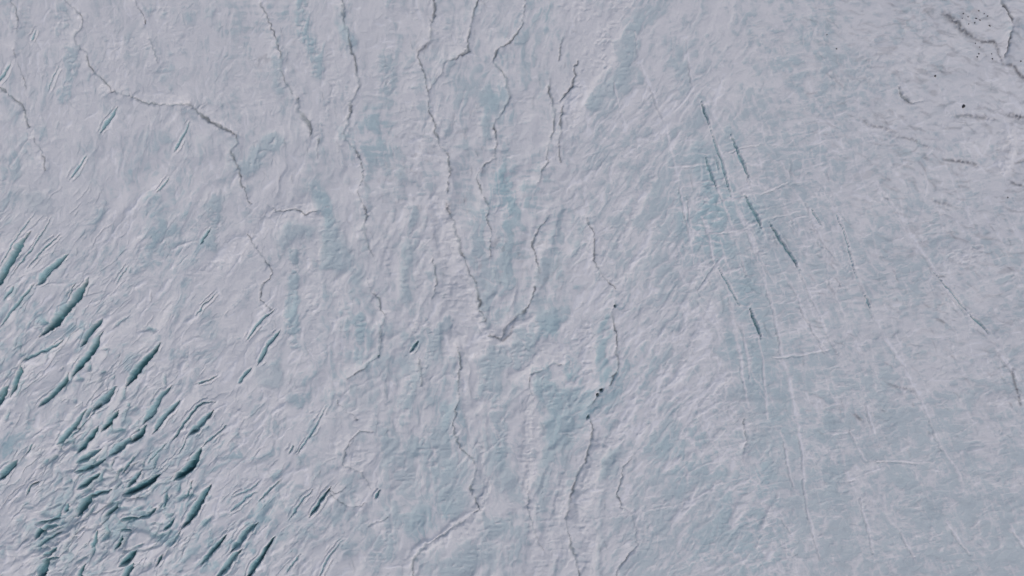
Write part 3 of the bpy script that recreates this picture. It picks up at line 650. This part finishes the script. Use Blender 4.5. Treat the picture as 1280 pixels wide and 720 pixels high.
for pts, w, dep, lab in CREV:
    big = w >= 5.0
    tid = new_thing('crevasse', lab, 'crevasse', 'crevasses in the ice', ('wall', 'floor', 'wall') if big else None)
    pts = P(pts); win = window(pts, w + 14)
    d, sd, t, L = polydist(WX2[win], WY2[win], pts)
    vary = .90 + .30 * (vnoise(t * L / 13.0, sd * 2 + tid, 58) - .5) + .34 * (vnoise(t * L / 3.6, sd * 2 + tid, 59) - .5)
    right = pts[0][0] > 840
    if pts[0][0] < 300 and pts[0][1] < 260: w *= .8; dep *= .7
    elif 300 < pts[0][0] < 600: w *= .85; dep *= .75
    if right: w = w * .85; dep = dep * .6
    elif big: w = w * 1.16
    # blunt in the middle, drawn out to a point at the upper end
    tp = np.clip(t, .012, .988)
    hw = w * .5 * vary * np.minimum(1.0, 1.35 * np.sin(np.pi * tp) ** (.85 if not right else 1.3)) * (.72 + .4 * tp)
    hw = np.maximum(hw, .25)
    u = d * sd / hw                       # points run from north-east to south-west: + is the north-west side
    a = np.abs(u)
    endc = sstep(0.0, .10, t) * sstep(1.0, .90, t)
    prof = np.clip(np.minimum((1.08 - u) / 1.55, (1.08 + u) / .26), 0, 1)
    rough = .82 + .5 * (vnoise(t * L / 6.0, u * 1.2 + tid, 60) - .5) + .45 * (vnoise(t * L / 18.0, u * 3.4 + tid * 2, 31) - .5)
    depth = dep * (2.0 + w * 1.0) * prof * rough * (.35 + .65 * endc)
    H[win] -= depth
    # ledges of fallen snow half way down the wider ones
    led = sstep(.66, .80, fbm(X[win], Y[win], 9, 3.5, 61, 2, 50)) * prof * (.9 if big else 0) * sstep(.35, .8, a)
    H[win] += led * depth * .45
    # hairline partings that follow the crevasse at a few steps' distance
    off = hw + 3.2 + 2.2 * (vnoise(t * L / 26.0, sd + tid, 32) - .3)
    part_ = np.exp(-((d - off) / .85) ** 2) * sstep(.50, .72, vnoise(t * L / 17.0, sd * 4 + tid, 33)) * endc * (1 if not right else .3)
    H[win] -= 1.6 * part_; snow[win] = np.clip(snow[win] - .45 * part_, 0, 1)
    lip = np.exp(-((d - hw - 1.8) / 1.7) ** 2) * (d > hw)
    snow[win] = np.clip(snow[win] + .30 * lip * (.4 + n_iso[win]), 0, 1)
    H[win] += .5 * lip
    k = sstep(1.15, .85, a)
    snow[win] = snow[win] * (1 - k) + led * .6 * k
    dirt[win] *= (1 - k)
    teal[win] = teal[win] * (1 - k) + (1.0 + .9 * min(1.0, dep / 1.6) * sstep(.95, .3, a)) * k  # blue ice, darkened towards the floor: shade of the depth painted into colour
    aureole = np.exp(-(d / (hw + 5)) ** 2) * (.30 if big else .12)
    teal[win] = np.maximum(teal[win], np.clip(teal[win] + aureole, 0, 1))
    own = (a < 1.12) & (d < hw + 1.5)
    LAB[win] = np.where(own, tid, LAB[win])
    part = np.where(u > .42, 1, np.where(u < -.42, 3, 2)) if big else np.ones_like(a)
    SUB[win] = np.where(own, part, np.where(LAB[win] == tid, 1, SUB[win])).astype(np.int8)

# two black moulins and a pit
def sink(x, y, r, dep):
    win = window([(x, y)], r * 4)
    r = r * .8; d = np.hypot((CXW[win] - x) * 1.3, CYW[win] - y)
    k = sstep(r * 1.25, r * .5, d)
    H[win] -= dep * k; snow[win] *= (1 - k); teal[win] = np.maximum(teal[win], 1.6 * k)  # holes also get the dark teal, shade put into the colour
for a in ((746, 494, 2.2, 12), (752, 488, 2.4, 12), (737, 523, 3.2, 7), (182, 28, 3.0, 7), (769, 382, 2.2, 7), (101, 534, 2.0, 9), (472, 445, 2.2, 4), (373, 123, 2.0, 6)):
    sink(*a)

snow = np.clip(snow, 0, 1.3)

# ------------------------------------------------------------------ fine threads too slight to be things: scratches in the ice, thin snow ticks
def threads(n, x0, x1, y0, y1, angs, len0, len1, w0, w1, dsnow, dh, seed, dd=0.0, keep=None, dteal=0.0):
    rnd = random.Random(seed)
    for _ in range(n):
        x = rnd.uniform(x0, x1); y = rnd.uniform(y0, y1)
        if keep and rnd.random() > keep(x, y): continue
        a0, sp = rnd.choice(angs); a = math.radians(rnd.gauss(a0, sp)); L = rnd.uniform(len0, len1) * rnd.uniform(.5, 1)
        pts = [(x, y)]
        for q in range(3):
            a += rnd.gauss(0, .16); pts.append((pts[-1][0] + math.cos(a) * L / 3, pts[-1][1] - math.sin(a) * L / 3))
        w = rnd.uniform(w0, w1); win = window(pts, 5)
        d, _, t, _ = polydist(WX2[win], WY2[win], pts)
        k = np.exp(-(d / w) ** 2) * np.sin(np.pi * np.clip(t, .02, .98)) ** .5 * rnd.uniform(.4, 1)
        k = np.where((LAB[win] > 0) & (teal[win] > .98), 0, k)
        snow[win] = np.clip(snow[win] + dsnow * k, 0, np.maximum(1.16, snow[win])); H[win] += dh * k
        if dteal: teal[win] = np.maximum(teal[win], dteal * k)
        if dd: dirt[win] = np.clip(dirt[win] + dd * k, 0, 1)

def kgrid(x, y):
    q = math.exp(-((x - 905) / 70) ** 2 - ((y - 225) / 75) ** 2) + math.exp(-((x - 940) / 75) ** 2 - ((y - 330) / 110) ** 2) + math.exp(-((x - 955) / 50) ** 2 - ((y - 500) / 100) ** 2)
    return 1 - min(1.0, 1.3 * q)

def kshat(x, y):
    return min(1.0, math.exp(-((x - 60) / 150) ** 2 - ((y - 480) / 190) ** 2) + math.exp(-((x - 170) / 190) ** 2 - ((y - 630) / 130) ** 2))
threads(620, 800, 1330, 120, 770, ((-66, 8), (-63, 7), (8, 14), (14, 12), (56, 16)), 10, 44, .7, 1.3, .55, .25, 1, 0, kgrid)
threads(260, 850, 1060, 180, 700, ((-68, 5), (8, 8)), 10, 40, .6, 1.1, .6, .25, 2)
threads(700, -40, 420, 240, 770, ((52, 9), (50, 6), (40, 18)), 8, 40, .7, 1.1, -.42, -1.0, 3, .12, kshat)
threads(420, -40, 420, 240, 770, ((52, 9), (30, 20)), 10, 44, .9, 1.8, .45, .5, 4, 0, kshat)
for q, (x0, x1, y0, y1, an) in enumerate(((0, 330, 0, 330, ((60, 30), (88, 20))), (-20, 420, 260, 740, ((51, 10), (40, 20))), (320, 720, 0, 740, ((90, 12), (4, 8), (70, 25))), (700, 960, 120, 740, ((57, 10), (35, 10))), (880, 1320, 0, 740, ((-66, 10), (10, 16), (-15, 14), (50, 20))))):
    threads(330, x0, x1, y0, y1, an, 6, 24, .5, .8, .50, .22, 30 + q)
    threads(330, x0, x1, y0, y1, an, 6, 24, .5, .8, -.48, -.35, 40 + q, .10)
kchan = lambda x, y: min(1.0, math.exp(-((x - 640) / 85) ** 2 - ((y - 250) / 150) ** 2) + .8 * math.exp(-((x - 505) / 60) ** 2 - ((y - 170) / 110) ** 2) + .6 * math.exp(-((x - 310) / 50) ** 2 - ((y - 50) / 60) ** 2) + .6 * math.exp(-((x - 710) / 50) ** 2 - ((y - 620) / 90) ** 2))
threads(900, 260, 780, -10, 740, ((1, 6), (-4, 7)), 8, 30, .7, 1.4, .75, .5, 50, 0, kchan)
threads(600, 260, 780, -10, 740, ((1, 6), (-4, 7)), 8, 26, .6, 1.3, -.65, -.6, 51, 0, kchan)
threads(110, 860, 1300, 60, 640, ((-62, 4), (-68, 4)), 40, 120, .7, 1.2, .75, .3, 52)
threads(160, 860, 1300, 100, 700, ((8, 9), (14, 8)), 12, 46, .7, 1.1, .70, .3, 53)
threads(120, 320, 620, 380, 720, ((60, 25), (90, 20)), 16, 50, 1.2, 2.6, .5, .9, 54)
threads(260, -30, 340, 260, 740, ((50, 12), (35, 18)), 12, 46, 1.3, 2.8, .75, 1.3, 55, 0, kshat)
krub = lambda x, y: math.exp(-((x - 165) / 62) ** 2 - ((y - 645) / 62) ** 2) + math.exp(-((x - 62) / 44) ** 2 - ((y - 672) / 44) ** 2) + .5 * math.exp(-((x - 90) / 90) ** 2 - ((y - 500) / 110) ** 2)
threads(330, 0, 260, 400, 740, ((18, 14), (48, 12), (75, 20)), 8, 30, 1.3, 2.8, -.9, -4.5, 17, 0, krub, 1.5)
threads(260, 0, 560, 20, 740, ((52, 10), (60, 14), (88, 14)), 8, 30, .6, 1.0, -.28, -.5, 5, .08)
threads(260, 320, 740, -20, 740, ((92, 10), (88, 14), (4, 6)), 8, 30, .7, 1.2, .35, .2, 6)
threads(170, 320, 760, -20, 740, ((92, 12),), 6, 24, .6, 1.0, -.30, -.6, 7, .18)
threads(380, 700, 890, 130, 560, ((58, 8), (62, 10), (50, 12)), 20, 74, 1.0, 2.8, .46, .42, 8, 0, kgrid)
threads(240, 760, 960, 480, 760, ((36, 9), (60, 10), (28, 8)), 20, 70, 1.0, 2.8, .48, .42, 10, 0, kgrid)
threads(300, 700, 960, 130, 740, ((58, 8), (40, 10)), 20, 60, .8, 1.8, -.40, -.35, 11, 0, kgrid)
threads(330, 835, 1020, 175, 440, ((10, 6), (6, 8)), 10, 34, .7, 1.1, .95, .3, 12)
threads(130, 845, 1040, 175, 560, ((-70, 4), (-66, 4)), 14, 50, .7, 1.1, .95, .3, 13)
threads(40, 850, 1010, 175, 430, ((-68, 4),), 12, 40, .6, .9, -.5, -.8, 14, .15)
threads(260, 120, 560, 260, 740, ((50, 16), (70, 20)), 12, 50, 1.0, 2.4, .30, .6, 15)
threads(200, 0, 560, -20, 360, ((60, 30), (88, 16)), 12, 50, 1.0, 2.2, .28, .5, 16)
threads(240, 1000, 1330, -20, 560, ((-28, 14), (-8, 12), (-45, 12)), 6, 26, .6, 1.1, -.1, -.4, 9, .34)

# ------------------------------------------------------------------ materials
def surface_material(name, bump=0.5):
    m = bpy.data.materials.new(name); m.use_nodes = True
    t = m.node_tree; N = t.nodes; Lk = t.links
    for n in list(N): N.remove(n)
    out = N.new('ShaderNodeOutputMaterial'); b = N.new('ShaderNodeBsdfPrincipled')
    Lk.new(b.outputs[0], out.inputs[0])
    at = N.new('ShaderNodeAttribute'); at.attribute_name = 'cover'
    sep = N.new('ShaderNodeSeparateColor'); Lk.new(at.outputs['Color'], sep.inputs[0])
    tc = N.new('ShaderNodeTexCoord')
    def noise(scale, detail, rough=.6, vec=None):
        n = N.new('ShaderNodeTexNoise'); n.inputs['Scale'].default_value = scale
        n.inputs['Detail'].default_value = detail; n.inputs['Roughness'].default_value = rough
        Lk.new(vec or tc.outputs['Object'], n.inputs['Vector']); return n
    def math_(op, a, b_):
        n = N.new('ShaderNodeMath'); n.operation = op
        for i, v in enumerate((a, b_)):
            if isinstance(v, (int, float)): n.inputs[i].default_value = v
            else: Lk.new(v, n.inputs[i])
        return n.outputs[0]
    def mix(f, c1, c2):
        n = N.new('ShaderNodeMix'); n.data_type = 'RGBA'; n.clamp_factor = True
        if isinstance(f, (int, float)): n.inputs[0].default_value = f
        else: Lk.new(f, n.inputs[0])
        for i, c in ((6, c1), (7, c2)):
            if isinstance(c, tuple): n.inputs[i].default_value = (*c, 1)
            else: Lk.new(c, n.inputs[i])
        return n.outputs[2]
    fine = noise(1.6, 6, .7); grain = noise(5.0, 4, .7); broad = noise(.05, 4, .55)
    fine_s = math_('MULTIPLY', math_('SUBTRACT', fine.outputs[0], .5), .95)
    snowf = math_('ADD', sep.outputs[0], fine_s)
    ice = mix(broad.outputs[0], ICE_A, ICE_B)
    t1 = math_('MINIMUM', sep.outputs[1], 1.0)
    ice = mix(t1, ice, ICE_TEAL)
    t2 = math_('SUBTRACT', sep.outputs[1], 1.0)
    ice = mix(t2, ice, ICE_DEEP_SHADE)
    sn = mix(broad.outputs[0], SNOW_A, SNOW_B)
    sn = mix(math_('MULTIPLY', math_('SUBTRACT', sep.outputs[0], 1.0), 3.2), sn, SNOW_FRESH)
    # inside a crevasse (cover green above 1) only its own snow counts, without the noise
    c = mix(snowf, ice, sn)
    inside_ = math_('GREATER_THAN', sep.outputs[1], .995)
    c_in = mix(sep.outputs[0], ice, sn)
    c = mix(inside_, c, c_in)
    gr = math_('MULTIPLY', math_('SUBTRACT', grain.outputs[0], .35), 1.3)
    dm = math_('MULTIPLY', sep.outputs[2], math_('ADD', gr, .8))
    c = mix(dm, c, DIRTC)
    Lk.new(c, b.inputs['Base Color'])
    r = N.new('ShaderNodeMapRange'); Lk.new(sep.outputs[0], r.inputs[0])
    r.inputs[3].default_value = .42; r.inputs[4].default_value = .85
    Lk.new(r.outputs[0], b.inputs['Roughness'])
    b.inputs['IOR'].default_value = 1.31
    b.inputs['Specular IOR Level'].default_value = .35
    bp = N.new('ShaderNodeBump'); bp.inputs['Strength'].default_value = bump; bp.inputs['Distance'].default_value = .25
    hsum = math_('ADD', fine.outputs[0], math_('MULTIPLY', grain.outputs[0], .3))
    Lk.new(hsum, bp.inputs['Height']); Lk.new(bp.outputs[0], b.inputs['Normal'])
    return m

SNOW_A, SNOW_B = (.76, .745, .745), (.80, .785, .785)
SNOW_FRESH = (.90, .885, .90)
ICE_A, ICE_B = (.585, .61, .625), (.65, .67, .68)
ICE_TEAL = (.45, .595, .62)
ICE_DEEP_SHADE = (.15, .36, .40)  # blue ice with the shade of the depths painted in
DIRTC = (.17, .17, .18)
MAT = surface_material('snow_and_glacier_ice')
MATC = surface_material('blue_crevasse_ice', .35)

# ------------------------------------------------------------------ cut the sheet into its things
print("meshes")
PX = ((X - CX) * S).astype(np.float32); PY = ((CY - Y) * S).astype(np.float32); PZ = (H * S).astype(np.float32)
PZ -= float(PZ[np.searchsorted(AY, 360), np.searchsorted(AX, 640)])
dzdx = np.gradient(PZ, AX * S, axis=1); dzdy = -np.gradient(PZ, AY * S, axis=0)
NRM = np.stack([-dzdx, -dzdy, np.ones_like(PZ)], -1); NRM /= np.linalg.norm(NRM, axis=-1, keepdims=True)
NRM = NRM.reshape(-1, 3).astype(np.float32)
CO = np.stack([PX, PY, PZ], -1).reshape(-1, 3)
COV = np.stack([snow, teal, dirt, np.ones_like(snow)], -1).reshape(-1, 4).astype(np.float32)
idx = np.arange(NX * NY, dtype=np.int64).reshape(NY, NX)
# counter-clockwise seen from above (map y runs south)
FQ = np.stack([idx[1:, :-1], idx[1:, 1:], idx[:-1, 1:], idx[:-1, :-1]], -1).reshape(-1, 4)
LF = LAB.reshape(-1)[FQ]; SF = SUB.reshape(-1)[FQ]
cnt = (LF > 0).sum(1)
pick = np.where(cnt >= 2, LF.max(1), 0)
hit = (LF == pick[:, None])
wh = hit.argmax(1)
fsub = np.where(pick > 0, SF[np.arange(len(FQ)), wh], 0)
in_view = (X.reshape(-1)[FQ[:, 0]] > -75) & (X.reshape(-1)[FQ[:, 0]] < 1360) & (Y.reshape(-1)[FQ[:, 0]] > -75) & (Y.reshape(-1)[FQ[:, 0]] < 800)
pick = np.where(in_view, pick, 0)

def pieces(f):
    """connected pieces of a face set, largest first"""
    used, inv = np.unique(f.reshape(-1), return_inverse=True)
    inv = inv.reshape(-1, 4); lab = np.arange(len(used))
    while True:
        m = lab[inv].min(1); new = lab.copy()
        np.minimum.at(new, inv.reshape(-1), np.repeat(m, 4))
        new = new[new]
        if (new == lab).all(): break
        lab = new
    fl = lab[inv[:, 0]]
    out = [np.where(fl == k)[0] for k in np.unique(fl)]
    return sorted(out, key=len, reverse=True)

def build(name, faces, mat, parent=None, origin=(0, 0, 0)):
    used, inv = np.unique(faces.reshape(-1), return_inverse=True)
    me = bpy.data.meshes.new(name)
    nv, nf = len(used), len(faces)
    me.vertices.add(nv); me.loops.add(nf * 4); me.polygons.add(nf)
    co = CO[used] - np.array(origin, np.float32)
    me.vertices.foreach_set('co', co.reshape(-1))
    me.loops.foreach_set('vertex_index', inv.astype(np.int32).reshape(-1))
    me.polygons.foreach_set('loop_start', (np.arange(nf) * 4).astype(np.int32))
    me.polygons.foreach_set('use_smooth', np.ones(nf, bool))
    me.update(calc_edges=True)
    a = me.attributes.new('cover', 'FLOAT_COLOR', 'POINT')
    a.data.foreach_set('color', COV[used].reshape(-1))
    me.normals_split_custom_set_from_vertices(NRM[used])
    me.materials.append(mat)
    o = bpy.data.objects.new(name, me); COL.objects.link(o)
    if parent is not None: o.parent = parent
    else: o.location = origin
    return o

import time as _t
t0 = _t.time()
order = np.argsort(pick, kind='stable'); ps = pick[order]
PLAN = []
for tid, (name, lab, cat, grp, parts) in enumerate(THINGS, 1):
    a, b = np.searchsorted(ps, tid), np.searchsorted(ps, tid + 1)
    fi = order[a:b]
    if len(fi) < 3:
        print("EMPTY", name, lab); continue
    jobs = []
    for k, pn in (list(enumerate(parts, 1)) if parts else [(0, name)]):
        sel = fi[fsub[fi] == k] if parts else fi
        if not len(sel): continue
        for n, c in enumerate(pieces(FQ[sel])):
            if n and len(c) < 7: pick[sel[c]] = 0          # crumbs go back to the ice sheet
            else: jobs.append((pn if parts else 'segment', sel[c]))
    PLAN.append((name, lab, cat, grp, bool(parts), jobs))
g = build('glacier_surface', FQ[pick == 0], MAT)
g['kind'] = 'structure'
for name, lab, cat, grp, parts, jobs in PLAN:
    allf = np.concatenate([FQ[j[1]] for j in jobs])
    org = tuple(float(v) for v in CO[np.unique(allf)].mean(0))
    mat = MATC if name == 'crevasse' else MAT
    if parts or len(jobs) > 1:
        o = bpy.data.objects.new(name, None); COL.objects.link(o); o.location = org
        for pn, ff in jobs: build(pn, FQ[ff], mat, o, org)
    else:
        o = build(name, FQ[jobs[0][1]], mat, None, org)
    o['label'] = lab; o['category'] = cat; o['group'] = grp
print("things", len(THINGS), _t.time() - t0)

# ------------------------------------------------------------------ boulders
rm = bpy.data.materials.new('dark_rock'); rm.use_nodes = True
rb = rm.node_tree.nodes['Principled BSDF']; rb.inputs['Roughness'].default_value = .9
rn = rm.node_tree.nodes.new('ShaderNodeTexNoise'); rn.inputs['Scale'].default_value = 3.0; rn.inputs['Detail'].default_value = 6
rr = rm.node_tree.nodes.new('ShaderNodeValToRGB')
rr.color_ramp.elements[0].position = .35; rr.color_ramp.elements[0].color = (.035, .033, .035, 1)
rr.color_ramp.elements[1].position = .7; rr.color_ramp.elements[1].color = (.12, .115, .115, 1)
rc = rm.node_tree.nodes.new('ShaderNodeTexCoord')
rm.node_tree.links.new(rc.outputs['Object'], rn.inputs['Vector'])
rm.node_tree.links.new(rn.outputs[0], rr.inputs[0]); rm.node_tree.links.new(rr.outputs[0], rb.inputs['Base Color'])

def ground(x, y):
    i = int(np.argmin(np.abs(AX - x))); j = int(np.argmin(np.abs(AY - y)))
    return float(PZ[j, i])

def boulder(x, y, r, lab, seed):
    rnd = random.Random(seed)
    bm = bmesh.new()
    bmesh.ops.create_icosphere(bm, subdivisions=2, radius=1.0)
    cuts = [(rnd.uniform(-1, 1), rnd.uniform(-1, 1), rnd.uniform(-.3, 1), rnd.uniform(.55, .85)) for _ in range(7)]
    sx, sy, sz = rnd.uniform(.8, 1.25), rnd.uniform(.7, 1.0), rnd.uniform(.55, .8)
    for v in bm.verts:
        for cx, cy, cz, lim in cuts:
            l = math.sqrt(cx * cx + cy * cy + cz * cz); n = (cx / l, cy / l, cz / l)
            dd = v.co.x * n[0] + v.co.y * n[1] + v.co.z * n[2]
            if dd > lim:
                for q in range(3): v.co[q] -= n[q] * (dd - lim)
        v.co.x = v.co.x * sx * r + rnd.uniform(-.04, .04) * r
        v.co.y = v.co.y * sy * r + rnd.uniform(-.04, .04) * r
        v.co.z = v.co.z * sz * r
    me = bpy.data.meshes.new('boulder'); bm.to_mesh(me); bm.free(); me.materials.append(rm)
    o = bpy.data.objects.new('boulder', me); COL.objects.link(o)
    o.location = ((x - CX) * S, (CY - y) * S, ground(x, y) + .2 * r * sz)
    o.rotation_euler = (0, 0, rnd.uniform(0, 6.28))
    o['label'] = lab; o['category'] = 'boulder'; o['group'] = 'boulders strewn on the ice'

ROCKS = [
 (1203, 133.5, .85, "largest dark boulder, alone on pale snow on the right"),
 (1235, 33.5, .5, "lone dark boulder between the debris band and the silty gully"),
 (1201.5, 18.5, .45, "dark boulder above the widest part of the debris band"),
 (1207.5, 22.5, .38, "dark boulder just right of the one above the debris band"),
 (1221, 15, .38, "topmost boulder of the scatter in the upper right corner"),
 (1228, 18.5, .36, "boulder right of the topmost one in the scatter"),
 (1232, 21.5, .42, "rightmost boulder of the upper scatter, beside a faint grey smear"),
 (1218, 24.5, .5, "boulder at the top of the ring in the middle of the scatter"),
 (1222.5, 26.5, .42, "boulder at the bottom of the ring in the middle of the scatter"),
 (1216.3, 29.7, .45, "boulder under the ring at the left in the scatter"),
 (1208.5, 31.3, .32, "small boulder touching the upper rim of the debris band"),
 (1200, 24.6, .3, "tiny boulder over the left end of the debris band"),
 (1217.5, 55, .3, "tiny boulder just under the curved debris trail"),
 (1223, 59.8, .32, "small boulder below the curved debris trail, upper of a line of three"),
 (1222, 68, .36, "middle boulder of the line of three below the curved trail"),
 (1220, 72, .42, "lowest boulder of the line of three below the curved trail"),
 (1238.5, 74.6, .45, "dark boulder left of the foot of the curved debris trail"),
 (1238, 68, .32, "small grey boulder just above the one at the trail foot"),
 (1274, 77.5, .42, "boulder near the right edge above the edge debris trail"),
 (1045.5, 61, .42, "single brownish boulder on snow in the upper right half"),
 (1033.5, 43.5, .32, "small boulder up left of the single brownish one"),
 (1168, 95.5, .55, "flat grey boulder between the hook shaped thread and the debris band"),
 (1259, 247, .38, "small boulder near the right edge a third of the way down"),
 (1280, 284, .4, "dark boulder right on the right edge above mid height"),
]
for i, (x, y, r, lab) in enumerate(ROCKS): boulder(x, y, r * (.95 if r > .5 else .78), lab, 100 + i)
print("done")
